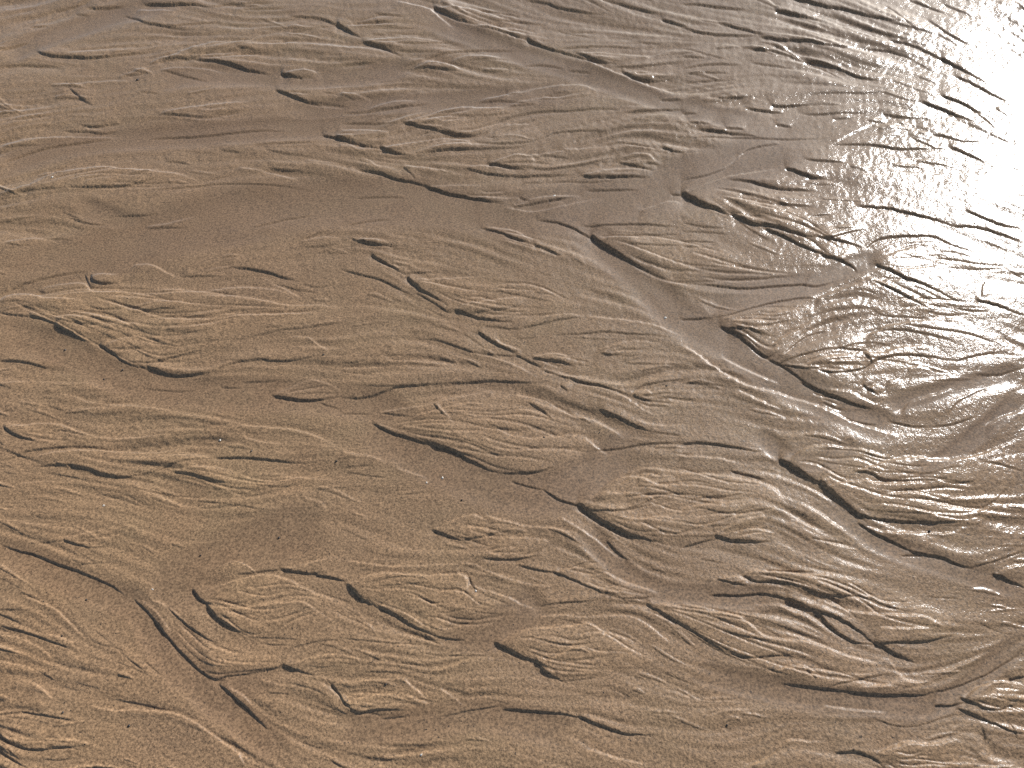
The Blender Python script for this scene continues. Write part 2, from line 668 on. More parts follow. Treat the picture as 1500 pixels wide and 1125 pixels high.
# leaf shaped lobes: height, then outline
LOBES = """
2.6 858,745 885,715 915,695 960,685 1010,690 1060,700 1110,705 1145,725 1150,750 1110,770 1060,790 1010,797 960,792 910,775
2.4 555,625 590,605 650,590 700,582 760,580 800,595 850,625 880,660 820,690 740,692 690,675 620,648
2.2 515,862 540,848 600,842 675,842 700,865 760,890 740,915 650,935 590,905 545,885
2.2 735,945 775,920 850,915 890,920 930,945 960,970 900,985 820,990 780,970
2.0 293,878 340,850 400,845 450,860 490,880 440,905 400,930 360,935 320,905
1.6 490,1020 520,1008 580,1005 640,1015 660,1040 600,1048 520,1045
1.4 645,775 680,758 730,762 790,780 740,800 690,795
2.0 868,350 900,338 970,345 1050,365 1120,390 1180,400 1100,412 1000,415 950,398 910,375
1.8 1005,285 1060,275 1130,290 1200,320 1250,360 1230,385 1180,350 1100,330 1050,315
1.6 1060,465 1110,450 1180,445 1200,470 1150,510 1125,525 1090,500
2.2 1150,678 1190,658 1250,660 1300,672 1420,665 1480,660 1490,700 1440,770 1330,760 1240,745 1200,715
1.4 1150,540 1210,512 1280,500 1330,510 1350,540 1280,545
1.2 1185,570 1230,572 1285,590 1275,598 1220,600
1.6 602,410 640,405 720,405 800,420 850,450 800,465 720,462 660,445
1.0 550,378 600,370 660,380 640,400 590,400
1.0 0,435 60,425 130,410 240,420 330,430 430,440 500,450 440,480 350,500 300,530 240,545 200,530 140,500 80,470
1.2 400,578 440,565 500,560 540,575 500,585 440,588
1.0 400,135 440,128 500,138 530,155 480,155
1.2 590,182 640,165 720,155 760,165 700,200 650,195
1.0 560,220 620,210 680,205 700,218 640,228 590,228
1.2 720,242 760,228 800,230 850,245 780,250
1.2 420,110 440,102 466,106 450,113
1.8 1095,838 1150,835 1250,845 1350,880 1400,925 1300,945 1270,920 1200,870
1.8 930,885 990,880 1060,890 1120,905 1180,930 1280,970 1360,1010 1300,1015 1180,1005 1060,955 980,910
1.8 1415,1025 1440,1000 1500,1000 1560,1010 1560,1045 1470,1042
1.4 1285,1105 1330,1085 1400,1085 1430,1125 1340,1140
1.2 10,625 60,620 120,635 160,645 100,650 40,640
1.2 230,690 280,682 340,690 400,700 470,690 450,720 340,725 280,705
1.2 1270,445 1330,430 1420,440 1490,460 1400,470 1300,465
1.6 225,878 270,910 310,940 400,960 420,975 330,990 290,975 255,935
1.0 425,978 450,965 500,960 540,970 500,980
1.2 55,78 120,70 200,62 280,60 240,75 140,85
1.0 235,88 290,68 360,55 450,55 400,80 330,85
1.2 1290,405 1340,410 1400,445 1360,450 1310,425
0.9 535,62 600,56 660,64 600,73 560,71
0.9 500,36 540,25 620,15 660,40 600,55 540,46
1.0 640,12 680,10 740,28 800,50 760,58 700,42 665,25
0.8 705,41 740,38 800,54 780,62 740,54
0.9 845,80 900,79 960,86 900,95
0.8 915,106 960,105 990,112 940,119
0.8 605,99 640,92 680,102 620,105
0.9 233,169 270,160 340,150 372,154 350,168 290,174
0.7 115,182 150,178 180,179 150,186
1.0 480,198 530,190 580,195 560,209 520,211
0.9 630,275 700,272 770,275 740,290 700,291
0.8 750,298 790,290 850,285 800,296
0.8 855,258 890,250 950,250 900,261
0.9 910,237 950,222 970,240 930,243
1.0 700,147 760,130 850,125 880,138 800,152
1.0 45,272 150,244 240,250 290,268 200,277 100,282
1.0 705,334 760,340 830,360 860,388 800,374 740,352
0.8 788,523 830,518 900,535 870,545 820,540
0.9 870,516 930,500 980,505 930,525
0.9 925,578 960,570 1000,565 1040,590 1000,601 950,598
1.1 1270,386 1310,356 1370,348 1430,370 1500,390 1400,396 1320,400
0.9 1055,789 1100,770 1140,780 1100,798
0.9 1058,852 1085,845 1097,853 1070,859
0.9 700,806 740,790 810,792 770,815 720,816
1.0 815,836 870,820 920,840 960,870 900,868
0.7 95,796 150,780 200,775 150,801
0.9 0,1076 60,1074 145,1090 60,1098 10,1087
"""
# ------------------------------------------------------------------ camera and the chart of the beach plane
PITCH = math.radians(52.0)
CAM_H = 1.5
FPX = 1133.0                       # focal length in pixels of a 1500 px wide picture
SP, CP = math.sin(PITCH), math.cos(PITCH)

def to_world(u, v):
    """survey coordinates (u, v) of the beach plane -> metres on the sand"""
    a = (u - 750.0) / FPX
    b = (v - 562.5) / FPX
    dz = SP + b * CP
    t = CAM_H / dz
    return a * t, (CP - b * SP) * t, t / FPX      # x, y, metres per survey unit

# ------------------------------------------------------------------ small numpy image helpers
PX0, PY0, PX1, PY1 = -720, -240, 2220, 1480       # raster of the modelled relief
W, H = PX1 - PX0, PY1 - PY0
rng = np.random.default_rng(7)

def gkern(shape, sx, sy):
    fy = np.fft.fftfreq(shape[0])[:, None]
    fx = np.fft.rfftfreq(shape[1])[None, :]
    return np.exp(-2 * (np.pi ** 2) * ((fx * sx) ** 2 + (fy * sy) ** 2))

def blur(a, sx, sy=None):
    return np.fft.irfft2(np.fft.rfft2(a) * gkern(a.shape, sx, sy or sx), s=a.shape)

def norm(a):
    a = a - a.mean()
    return a / a.std()

def sample(a, x, y):
    x = np.clip(x, 0, a.shape[1] - 1.001); y = np.clip(y, 0, a.shape[0] - 1.001)
    i = x.astype(np.int32); j = y.astype(np.int32)
    fx = (x - i).astype(np.float32); fy = (y - j).astype(np.float32)
    return (a[j, i] * (1 - fx) + a[j, i + 1] * fx) * (1 - fy) + (a[j + 1, i] * (1 - fx) + a[j + 1, i + 1] * fx) * fy

def smoothstep(x):
    x = np.clip(x, 0, 1)
    return x * x * (3 - 2 * x)

# ------------------------------------------------------------------ reading the surveyed rill lines
def spline(p, step=1.2):
    p = np.asarray(p, float)
    if len(p) == 2:
        p = np.array([p[0], (p[0] + p[1]) / 2, p[1]])
    q = np.vstack([2 * p[0] - p[1], p, 2 * p[-1] - p[-2]])
    out = []
    for k in range(1, len(q) - 2):
        n = max(2, int(np.hypot(*(q[k + 1] - q[k])) / step))
        t = np.linspace(0, 1, n, endpoint=False)[:, None]
        a, b, c, d = q[k - 1], q[k], q[k + 1], q[k + 2]
        out.append(0.5 * (2 * b + (c - a) * t + (2 * a - 5 * b + 4 * c - d) * t ** 2 + (3 * b - a - 3 * c + d) * t ** 3))
    out.append(p[-1][None])
    return np.vstack(out)

def parse(text):
    res = []; ox = oy = 0; sc = 3.0
    for line in text.strip().splitlines():
        w = line.split()
        if w[0][0] == 'T':
            ox, oy = float(w[1]), float(w[2]); sc = 3.0 if len(w) < 4 else float(w[3])
            continue
        pts = [tuple(float(c) for c in q.split(',')) for q in w[1:]]
        res.append((float(w[0]), [(ox + x / sc, oy + y / sc) for x, y in pts]))
    return res

strokes = [(a, spline(p)) for a, p in parse(STROKES)]
channels = [(a, spline(p, 3.0)) for a, p in parse('T 0 0 1\n' + CHANNELS.strip())]

def near(P, R):
    """patch of the raster round the polyline P: index slices, nearest sample, signed distance"""
    x0 = max(0, int(P[:, 0].min() - R - PX0)); x1 = min(W, int(P[:, 0].max() + R - PX0) + 1)
    y0 = max(0, int(P[:, 1].min() - R - PY0)); y1 = min(H, int(P[:, 1].max() + R - PY0) + 1)
    if x1 <= x0 or y1 <= y0:
        return None
    gx = (np.arange(x0, x1) + PX0).astype(np.float32)[None, :]
    gy = (np.arange(y0, y1) + PY0).astype(np.float32)[:, None]
    best = np.full((y1 - y0, x1 - x0), 1e9, np.float32); idx = np.zeros(best.shape, np.int32)
    for k in range(len(P)):
        cx, cy = P[k]
        a0 = max(0, int(cx - R - PX0 - x0)); a1 = min(x1 - x0, int(cx + R - PX0 - x0) + 2)
        b0 = max(0, int(cy - R - PY0 - y0)); b1 = min(y1 - y0, int(cy + R - PY0 - y0) + 2)
        if a1 <= a0 or b1 <= b0:
            continue
        d = (gx[:, a0:a1] - cx) ** 2 + (gy[b0:b1] - cy) ** 2
        s = best[b0:b1, a0:a1]
        m = d < s
        s[m] = d[m]; idx[b0:b1, a0:a1][m] = k
    T = np.gradient(P, axis=0); T /= np.hypot(T[:, 0], T[:, 1])[:, None] + 1e-9
    side = T[idx, 0] * (gy - P[idx, 1]) - T[idx, 1] * (gx - P[idx, 0])      # + is below / left of the line
    return (slice(y0, y1), slice(x0, x1)), idx, np.sqrt(best), np.sign(side)

# ------------------------------------------------------------------ flow direction from all surveyed lines
q = 8
gw, gh = W // q + 1, H // q + 1
c2 = np.zeros((gh, gw)); s2 = np.zeros((gh, gw)); wt = np.zeros((gh, gw))
for a, P in strokes + channels:
    T = np.gradient(P, axis=0); ang = 2 * np.arctan2(T[:, 1], T[:, 0])
    i = ((P[:, 0] - PX0) / q).astype(int); j = ((P[:, 1] - PY0) / q).astype(int)
    ok = (i >= 0) & (i < gw) & (j >= 0) & (j < gh)
    k = min(abs(a), 3.0)
    np.add.at(c2, (j[ok], i[ok]), k * np.cos(ang[ok])); np.add.at(s2, (j[ok], i[ok]), k * np.sin(ang[ok]))
C2 = sum(blur(c2, s) * g for s, g in ((1.5, 1.0), (4, .6), (14, .5)))
S2 = sum(blur(s2, s) * g for s, g in ((1.5, 1.0), (4, .6), (14, .5)))
yy = (np.arange(gh) * q + PY0)[:, None]; xx = (np.arange(gw) * q + PX0)[None, :]
base = np.radians(np.clip((xx - 300) / 1200, 0, 1) * 16 + 2)
C2 = C2 + .02 * np.cos(2 * base); S2 = S2 + .02 * np.sin(2 * base)
wob = norm(blur(rng.standard_normal((gh, gw)), 7, 3)) * math.radians(7)
ANG = 0.5 * np.arctan2(S2, C2) + wob

def lic(sig, length, warp=None):
    """noise combed along the flow: streaks of the given half length"""
    hw, hh = W // 2, H // 2
    n = norm(blur(rng.standard_normal((hh, hw)), sig)).astype(np.float32)
    gx, gy = np.meshgrid(np.arange(hw, dtype=np.float32), np.arange(hh, dtype=np.float32))
    vx = np.cos(ANG).astype(np.float32); vy = np.sin(ANG).astype(np.float32)
    Vx = sample(vx, gx * 2 / q, gy * 2 / q); Vy = sample(vy, gx * 2 / q, gy * 2 / q)
    acc = n.copy(); tot = 1.0
    st = max(1.0, sig)
    for sgn in (1, -1):
        x, y = gx.copy(), gy.copy()
        for k in range(1, int(length / st)):
            i = np.clip(x, 0, hw - 1).astype(np.int32); j = np.clip(y, 0, hh - 1).astype(np.int32)
            x += sgn * st * Vx[j, i]; y += sgn * st * Vy[j, i]
            i = np.clip(x, 0, hw - 1).astype(np.int32); j = np.clip(y, 0, hh - 1).astype(np.int32)
            w = math.cos(0.5 * math.pi * k * st / length)
            acc += w * n[j, i]; tot += w
    gx, gy = np.meshgrid(np.arange(W, dtype=np.float32), np.arange(H, dtype=np.float32))
    return norm(sample(acc, gx / 2, gy / 2))

# ------------------------------------------------------------------ channels: smooth flat floors, a little lower
flat = np.zeros((H, W), np.float32)
dip = np.zeros((H, W), np.float32)
for a, P in channels:
    r = near(P, a * 3)
    if r is None:
        continue
    sl, idx, d, sg = r
    t = idx / max(1, len(P) - 1)
    fade = smoothstep(np.minimum(t, 1 - t) * 8)
    m = smoothstep((a * 1.7 - d) / (a * .8)) * fade
    flat[sl] = np.maximum(flat[sl], m)
    dip[sl] = np.maximum(dip[sl], np.exp(-(d / (a * 1.1)) ** 4) * fade * min(1.0, a / 20))

# ------------------------------------------------------------------ leaf shaped lobes left standing between the channels
lobe = np.zeros((H, W), np.float32)
for a, P in parse('T 0 0 1\n' + LOBES.strip()):
    P = spline(P + [P[0]], 2.0)
    r = near(P, 60)
    sl, idx, d, sg = r
    gx = (np.arange(sl[1].start, sl[1].stop) + PX0)[None, :] + 0.37; gy = (np.arange(sl[0].start, sl[0].stop) + PY0)[:, None] + 0.41
    ins = np.zeros(d.shape, bool)
    for k in range(len(P) - 1):
        (x0, y0), (x1, y1) = P[k], P[k + 1]
        if y0 != y1:
            ins ^= ((y0 > gy) != (y1 > gy)) & (gx < (x1 - x0) * (gy - y0) / (y1 - y0) + x0)
    d = np.minimum(d, 60)
    lobe[sl] = np.maximum(lobe[sl], np.where(ins, a * (1 - np.exp(-d / (3 + 2.5 * a))), 0))

ribs = []
rb = random.Random(21)
for a, P in parse('T 0 0 1\n' + LOBES.strip()):          # feathered ribs fan from the head of each lobe to its tail
    P = spline(P + [P[0]], 2.0)
    xa, xb = P[:, 0].min(), P[:, 0].max()
    xs = np.arange(xa + 1, xb - 1, 1.5); lo = []; hi = []
    for x in xs:
        k = np.nonzero((P[:-1, 0] > x) != (P[1:, 0] > x))[0]
        ys = P[k, 1] + (x - P[k, 0]) * (P[k + 1, 1] - P[k, 1]) / (P[k + 1, 0] - P[k, 0])
        lo.append(ys.min()); hi.append(ys.max())
    lo = np.array(lo); hi = np.array(hi)
    nr = max(2, int((hi - lo).max() / 7.0))
    for r in range(nr):
        f = (r + .5 + rb.uniform(-.22, .22)) / nr
        i0 = int(len(xs) * (rb.uniform(.02, .22) if rb.random() < .6 else rb.uniform(.25, .55)))
        i1 = min(int(len(xs) * .97), i0 + int(len(xs) * rb.uniform(.25, .68)))
        if i1 - i0 < 12:
            continue
        t = np.linspace(0, 1, i1 - i0)
        y = lo[i0:i1] + (hi - lo)[i0:i1] * (f + .05 * np.sin(t * rb.uniform(3, 7) + rb.uniform(0, 6)))
        y = np.convolve(np.pad(y, 6, mode='edge'), np.ones(13) / 13, mode='valid')
        Q = np.stack([xs[i0:i1], y], -1)
        sc_ = min(1.0, (hi - lo).max() / 60 + .35)
        ribs.append((rb.uniform(.15, .75) * sc_, Q))
        if rb.random() < .8:
            ribs.append((-rb.uniform(.2, .85) * sc_, Q[int(len(Q) * .05):int(len(Q) * .9)] + np.array([0, rb.uniform(2.2, 4.0)])))

# ------------------------------------------------------------------ relief in survey units (scaled to metres later)
Z = .6 * blur(lobe, 1.2).astype(np.float32)
GAIN = 0.56
jit = norm(blur(rng.standard_normal((H, W)), 2.2)).astype(np.float32)
def carve(a, P):
    A = abs(a); P = np.asarray(P)
    wu = 10 + 5.0 * A if a > 0 else 6 + 2.5 * A        # decay away from the line, upper side
    wd = 5 + 2.2 * A if a > 0 else 11 + 6 * A          # lower side
    r = near(P, 3.0 * max(wu, wd))
    if r is None:
        return
    sl, idx, d, sg = r
    n = len(P); t = idx / max(1, n - 1)
    seg = np.hypot(*np.diff(P, axis=0).T); arc = np.concatenate([[0], np.cumsum(seg)]); ln = arc[-1]
    f0, f1 = (.06, .62) if A >= 5 else (.13, .55) if A >= 3 else (.28, .42)
    if a < 0:
        f0 = .12
    spread = np.maximum(0, d - 1.5) * 1.1                     # the ends fan out with distance from the line
    T0 = P[min(3, n - 1)] - P[0]; T1 = P[-1] - P[max(0, n - 4)]
    T0 = T0 / (np.hypot(*T0) + 1e-9); T1 = T1 / (np.hypot(*T1) + 1e-9)
    gx = (np.arange(sl[1].start, sl[1].stop) + PX0)[None, :]; gy = (np.arange(sl[0].start, sl[0].stop) + PY0)[:, None]
    s0 = arc[idx]; s1 = ln - s0
    s0 = np.where(idx == 0, (gx - P[0, 0]) * T0[0] + (gy - P[0, 1]) * T0[1], s0)
    s1 = np.where(idx == n - 1, -((gx - P[-1, 0]) * T1[0] + (gy - P[-1, 1]) * T1[1]), s1)
    lin = lambda x: np.clip(x, 0, 1) * (2 - np.clip(x, 0, 1)) if A < 5 else smoothstep(np.clip(x, 0, 1)) * .4 + np.clip(x, 0, 1) * .6
    tap = lin((s0 + spread * .5) / (ln * f0 + spread)) * lin((s1 + spread * .5) / (ln * f1 + spread))
    thin = smoothstep(s0 / (ln * .08)) * smoothstep(s1 / (ln * .16))
    A = A + .6 if A < 3 else 3.6 + (A - 3) * .62 + max(0, A - 6) * .35
    soft = .6 + .10 * A if a > 0 else 1.35 + .22 * A
    dd = d * sg
    dd = dd + jit[sl] * min(.6, .12 + .06 * A) * np.exp(-d / 6)
    e = np.tanh(dd / soft)
    up = np.exp(-d / wu) ; dn = np.exp(-d / wd)
    w = np.where(dd < 0, up, dn)
    share = np.where(dd < 0, .60, .40)
    if a < 0:
        share = np.where(dd < 0, .7, .95)
    h = -math.copysign(1, a) * A * e * w * share * 2 * .62
    out = h * tap
    if a > 0:                                                # the undercut line at the foot of a bank
        out = out - (.30 + .17 * min(A, 4)) * np.exp(-((dd - .9) / 1.1) ** 2) * thin
    else:                                                    # a sharp lip along the crest
        out = out + (.14 + .14 * min(A, 3)) * np.exp(-((dd - .9) / 1.9) ** 2) * thin
    Z[sl] += GAIN * out.astype(np.float32)

for a, P in strokes:
    if abs(a) >= 2:                                          # let the ends of the larger banks run on a little
        e = 2 + 1.2 * min(abs(a), 6)
        k = min(5, len(P) - 1)
        u0 = P[0] - P[k]; u1 = P[-1] - P[-1 - k]
        u0 = u0 / np.hypot(*u0); u1 = u1 / np.hypot(*u1)
        m = np.arange(1.2, e, 1.2)[:, None]
        P = np.vstack([(P[0] + u0 * m)[::-1], P, P[-1] + u1 * m])
    carve(a, P)

for a, P in ribs:
    carve(a, P)
# small unsurveyed rills: short leaf shaped cuts that follow the flow where no channel runs
busy = blur((np.abs(Z) > .5).astype(np.float32), 5)
r2 = random.Random(5)
vx = np.cos(ANG); vy = np.sin(ANG)
made = 0
while made < NLEAF:
    if made < NLEAF * .55:
        x = r2.uniform(-140, 1640); y = r2.uniform(-60, 1190)
    else:                                              # the beach beyond the surveyed patch
        x = r2.uniform(-660, 2160); y = r2.uniform(-200, 1440)
        if -40 < x < 1500 and -30 < y < 1130:
            continue
    j, i = int(y - PY0), int(x - PX0)
    if flat[j, i] > .1 or r2.random() < busy[j, i] * .8:
        continue
    n = int(r2.uniform(18, 60)); amt = r2.uniform(.1, .7)
    if x < -40 or x > 1500 or y < -30 or y > 1130:
        amt *= r2.choice((1, 2, 3.5, 6)); n = int(n * 1.7)
    px, py = x, y; bend = r2.gauss(0, .012); pts = []
    a0 = r2.gauss(.05, .10)
    for k in range(n):
        pts.append((px, py))
        gi = min(gw - 1, max(0, int((px - PX0) / q))); gj = min(gh - 1, max(0, int((py - PY0) / q)))
        t = math.atan2(vy[gj, gi], vx[gj, gi]) + a0 + bend * k * (1 - .9 * k / n)
        px += 1.3 * math.cos(t); py += 1.3 * math.sin(t)
    carve(amt, np.array(pts))
    if r2.random() < .65:                              # its crest parts from the same tip
        off = r2.uniform(2.5, 6)
        cr = [(p[0] + 2, p[1] - off * math.sin(math.pi * min(1, (k + 2) / n) ** .8)) for k, p in enumerate(pts)]
        carve(-amt * r2.uniform(.6, 1.1), np.array(cr))
    made += 1
# combed detail between the surveyed lines
rough = 1 - .97 * flat
patch = np.clip(.62 + .55 * norm(blur(rng.standard_normal((H, W)), 50, 28)), .10, 1.45).astype(np.float32)
L1 = lic(1.0, 22); L2 = lic(1.7, 44); L3 = lic(4.5, 70); L0 = lic(.75, 34)
def ridged(L):
    L = 1.7 * np.tanh(L / 1.7)                        # narrow cuts between broad backs
    return np.where(L < 0, -np.abs(L) ** 1.25, .7 * np.abs(L) ** .9).astype(np.float32)
DET = .78
Z += DET * rough * patch * (.42 * ridged(L1) + 1.15 * ridged(L2)) + DET * (.2 + .8 * rough) * .75 * (1.6 * np.tanh(L3 / 1.6)).astype(np.float32)
top = 1 - smoothstep(((np.arange(H) + PY0)[:, None] - 120) / 330.0)             # thin packed flow lines on the far sand
Z += DET * .55 * ridged(L0) * rough * top * np.clip(patch + .3, 0, 1.3)
film = smoothstep((np.arange(W) + PX0 - 1150) / 300.0)[None, :] * (1 - smoothstep((np.arange(H) + PY0 - 480) / 300.0))[:, None]
Z *= 1 - .36 * film
Z -= 2.2 * dip
Z += .5 * norm(blur(rng.standard_normal((H, W)), 40, 18)).astype(np.float32)
lump = norm(blur(rng.standard_normal((H, W)), 5, 3.2)).astype(np.float32)
Z += .05 * lump * patch * (.3 + .7 * rough)
Z += .08 * jit * (.35 + .65 * rough)
mx = np.minimum(np.arange(W), W - 1 - np.arange(W))[None, :] / 120.0
my = np.minimum(np.arange(H), H - 1 - np.arange(H))[:, None] / 90.0
Z *= smoothstep(np.minimum(mx, 1)) * smoothstep(np.minimum(my, 1))

# ------------------------------------------------------------------ the sand sheet
def axis(lo, hi, step, far_lo, far_hi, near_lo, near_hi, g=1.16):
    core = list(np.arange(lo, hi + step, step))
    s = step; x = lo; left = []
    while x > far_lo:
        s *= 1.012 if x > near_lo else g
        x -= s; left.append(max(x, far_lo))
    s = step; x = core[-1]; right = []
    while x < far_hi:
        s *= 1.012 if x < near_hi else g
        x += s; right.append(min(x, far_hi))
    return np.array(left[::-1] + core + right)
us = axis(-60, 1560, STEP, -9000, 10500, PX0, PX1)
vs = axis(-30, 1160, STEP, -488, 2700, PY0, PY1, 1.08)
U, V = np.meshgrid(us, vs)
X, Y, M = to_world(U, V)
inside = (U > PX0) & (U < PX1 - 1) & (V > PY0) & (V < PY1 - 1)
Zr = sample(Z, (U - PX0).astype(np.float32), (V - PY0).astype(np.float32)) * inside
Fl = sample(flat, (U - PX0).astype(np.float32), (V - PY0).astype(np.float32)) * inside
DIP = CAM_H / np.sqrt(X * X + Y * Y + CAM_H * CAM_H)
def lift(dip):                                        # farther rills are broader in depth and a little deeper
    return np.clip((.79 / dip) ** .3, .9, 1.5)
ZZ = Zr * np.minimum(M, .006) * lift(DIP)
def ground_z(u, v):
    x, y, m = to_world(u, v)
    z = sample(Z, np.array([u - PX0], np.float32), np.array([v - PY0], np.float32))[0]
    return x, y, float(z) * m * float(lift(CAM_H / math.sqrt(x * x + y * y + CAM_H * CAM_H))), m

nv, nu = U.shape
me = bpy.data.meshes.new('beach_sand')
co = np.stack([X, Y, ZZ], -1).reshape(-1, 3).astype(np.float32)
idx = np.arange(nv * nu).reshape(nv, nu)
quads = np.stack([idx[:-1, :-1], idx[1:, :-1], idx[1:, 1:], idx[:-1, 1:]], -1).reshape(-1, 4).astype(np.int32)
me.vertices.add(len(co)); me.vertices.foreach_set('co', co.ravel())
me.loops.add(quads.size); me.loops.foreach_set('vertex_index', quads.ravel())
me.polygons.add(len(quads)); me.polygons.foreach_set('loop_start', np.arange(0, quads.size, 4, dtype=np.int32))
me.polygons.foreach_set('use_smooth', np.ones(len(quads), bool))
at = me.attributes.new('washed', 'FLOAT', 'POINT'); at.data.foreach_set('value', Fl.ravel().astype(np.float32))
wet = (.12 + .88 * smoothstep((U - 840 - .75 * (V - 420)) / 460)) * 1.0       # the beach gets wetter towards the water
dr = sample(blur(np.minimum(lobe, 1.0), 4).astype(np.float32), (U - PX0).astype(np.float32), (V - PY0).astype(np.float32)) * inside
at = me.attributes.new('drained', 'FLOAT', 'POINT'); at.data.foreach_set('value', dr.ravel().astype(np.float32))
at = me.attributes.new('wet', 'FLOAT', 'POINT'); at.data.foreach_set('value', wet.ravel().astype(np.float32))
me.update(calc_edges=True)
sand = bpy.data.objects.new('beach_sand', me)
bpy.context.scene.collection.objects.link(sand)
sand['kind'] = 'structure'
sand['label'] = 'wet brown tidal sand carved into branching rills and leaf shaped ridges'

# ------------------------------------------------------------------ materials
def sand_material():
    m = bpy.data.materials.new('wet_sand'); m.use_nodes = True
    nt = m.node_tree; N = nt.nodes; L = nt.links
    bs = N['Principled BSDF']
    tc = N.new('ShaderNodeTexCoord')
    def noise(scale, detail=3, rough=.55, dist=0):
        n = N.new('ShaderNodeTexNoise'); n.inputs['Scale'].default_value = scale
        n.inputs['Detail'].default_value = detail; n.inputs['Roughness'].default_value = rough
        n.inputs['Distortion'].default_value = dist
        L.new(tc.outputs['Object'], n.inputs['Vector']); return n
    def mix(fac, a, b, mode='MIX'):
        x = N.new('ShaderNodeMix'); x.data_type = 'RGBA'; x.blend_type = mode
        for s, val in ((0, fac), (6, a), (7, b)):
            if hasattr(val, 'links'): L.new(val, x.inputs[s])
            else: x.inputs[s].default_value = val
        return x.outputs[2]
    def ramp(src, lo, hi):
        r = N.new('ShaderNodeMapRange'); r.inputs[1].default_value = lo; r.inputs[2].default_value = hi
        L.new(src, r.inputs[0]); return r.outputs[0]
    big = noise(1.6, 4); mid = noise(9, 4); grain = noise(210, 3, .75); spk = noise(230, 1)
    c = mix(ramp(big.outputs[0], .35, .65), COL_A, COL_B)
    c = mix(ramp(mid.outputs[0], .3, .7), c, COL_C)
    g = mix(ramp(grain.outputs[0], .35, .65), (.50, .49, .48, 1), (1.50, 1.50, 1.50, 1))
    c = mix(1.0, c, g, 'MULTIPLY')
    dk = ramp(spk.outputs[0], .70, .76)
    c = mix(dk, c, (.03, .025, .02, 1))
    wa = N.new('ShaderNodeAttribute'); wa.attribute_name = 'washed'
    N.remove(bs)
    dn = N.new('ShaderNodeAttribute'); dn.attribute_name = 'drained'
    c = mix(wa.outputs['Fac'], c, mix(1.0, c, (.86, .85, .86, 1), 'MULTIPLY'))
    c = mix(dn.outputs['Fac'], c, mix(1.0, c, (1.10, 1.10, 1.09, 1), 'MULTIPLY'))     # soaked channel floors are darker
    df = N.new('ShaderNodeBsdfDiffuse'); df.inputs['Roughness'].default_value = .5
    L.new(c, df.inputs['Color'])
    gl = N.new('ShaderNodeBsdfGlossy'); gl.distribution = 'BECKMANN'; gl.inputs['Roughness'].default_value = ROUGH
    g2 = N.new('ShaderNodeBsdfGlossy'); g2.distribution = 'GGX'; g2.inputs['Roughness'].default_value = .56
    gm = N.new('ShaderNodeMixShader'); we = N.new('ShaderNodeAttribute'); we.attribute_name = 'wet'
    wm = N.new('ShaderNodeMapRange'); wm.inputs[3].default_value = 1.0; wm.inputs[4].default_value = .42
    L.new(we.outputs['Fac'], wm.inputs[0]); L.new(wm.outputs[0], gm.inputs[0])
    L.new(gl.outputs[0], gm.inputs[1]); L.new(g2.outputs[0], gm.inputs[2])
    fr = N.new('ShaderNodeFresnel'); fr.inputs['IOR'].default_value = 1.5
    mx = N.new('ShaderNodeMixShader')
    L.new(fr.outputs[0], mx.inputs[0]); L.new(df.outputs[0], mx.inputs[1]); L.new(gm.outputs[0], mx.inputs[2])
    L.new(mx.outputs[0], N['Material Output'].inputs['Surface'])
    # grains: bump, calmer where water has washed the floor flat
    f1 = noise(170, 2, .6); f2 = noise(380, 1, .5); f3 = noise(95, 3, .6)
    a1 = N.new('ShaderNodeMath'); a1.operation = 'MULTIPLY_ADD'; a1.inputs[1].default_value = .5
    L.new(f2.outputs[0], a1.inputs[0]); L.new(f1.outputs[0], a1.inputs[2])
    a2 = N.new('ShaderNodeMath'); a2.operation = 'MULTIPLY_ADD'; a2.inputs[1].default_value = 1.4
    L.new(f3.outputs[0], a2.inputs[0]); L.new(a1.outputs[0], a2.inputs[2])
    st = N.new('ShaderNodeMapRange'); st.inputs[3].default_value = 1.0; st.inputs[4].default_value = .45
    L.new(wa.outputs['Fac'], st.inputs[0])
    b = N.new('ShaderNodeBump'); b.inputs['Distance'].default_value = GRAIN
    L.new(st.outputs[0], b.inputs['Strength']); L.new(a2.outputs[0], b.inputs['Height'])
    L.new(b.outputs[0], gl.inputs['Normal'])
    b2 = N.new('ShaderNodeBump'); b2.inputs['Distance'].default_value = GRAIN * 1.5
    L.new(st.outputs[0], b2.inputs['Strength']); L.new(a2.outputs[0], b2.inputs['Height']); L.new(b2.outputs[0], df.inputs['Normal']); L.new(b.outputs[0], g2.inputs['Normal'])
    return m
me.materials.append(sand_material())

# ------------------------------------------------------------------ grit and shell bits on the sand, one pale chip standing for a glint
def plain(name, c1, c2, rough, scale):
    m = bpy.data.materials.new(name); m.use_nodes = True
    nt = m.node_tree; b = nt.nodes['Principled BSDF']; b.inputs['Roughness'].default_value = rough
    tc = nt.nodes.new('ShaderNodeTexCoord'); n = nt.nodes.new('ShaderNodeTexNoise'); n.inputs['Scale'].default_value = scale
    nt.links.new(tc.outputs['Object'], n.inputs['Vector'])
    r = nt.nodes.new('ShaderNodeMix'); r.data_type = 'RGBA'; r.inputs[6].default_value = c1; r.inputs[7].default_value = c2
    nt.links.new(n.outputs[0], r.inputs[0]); nt.links.new(r.outputs[2], b.inputs['Base Color'])
    return m
m_dark = plain('dark_grit', (.012, .010, .009, 1), (.035, .028, .024, 1), .5, 600)
m_pale = plain('pale_shell', (.50, .46, .40, 1), (.68, .64, .56, 1), .35, 500)
m_brown = plain('brown_stone', (.10, .06, .04, 1), (.16, .10, .06, 1), .5, 500)

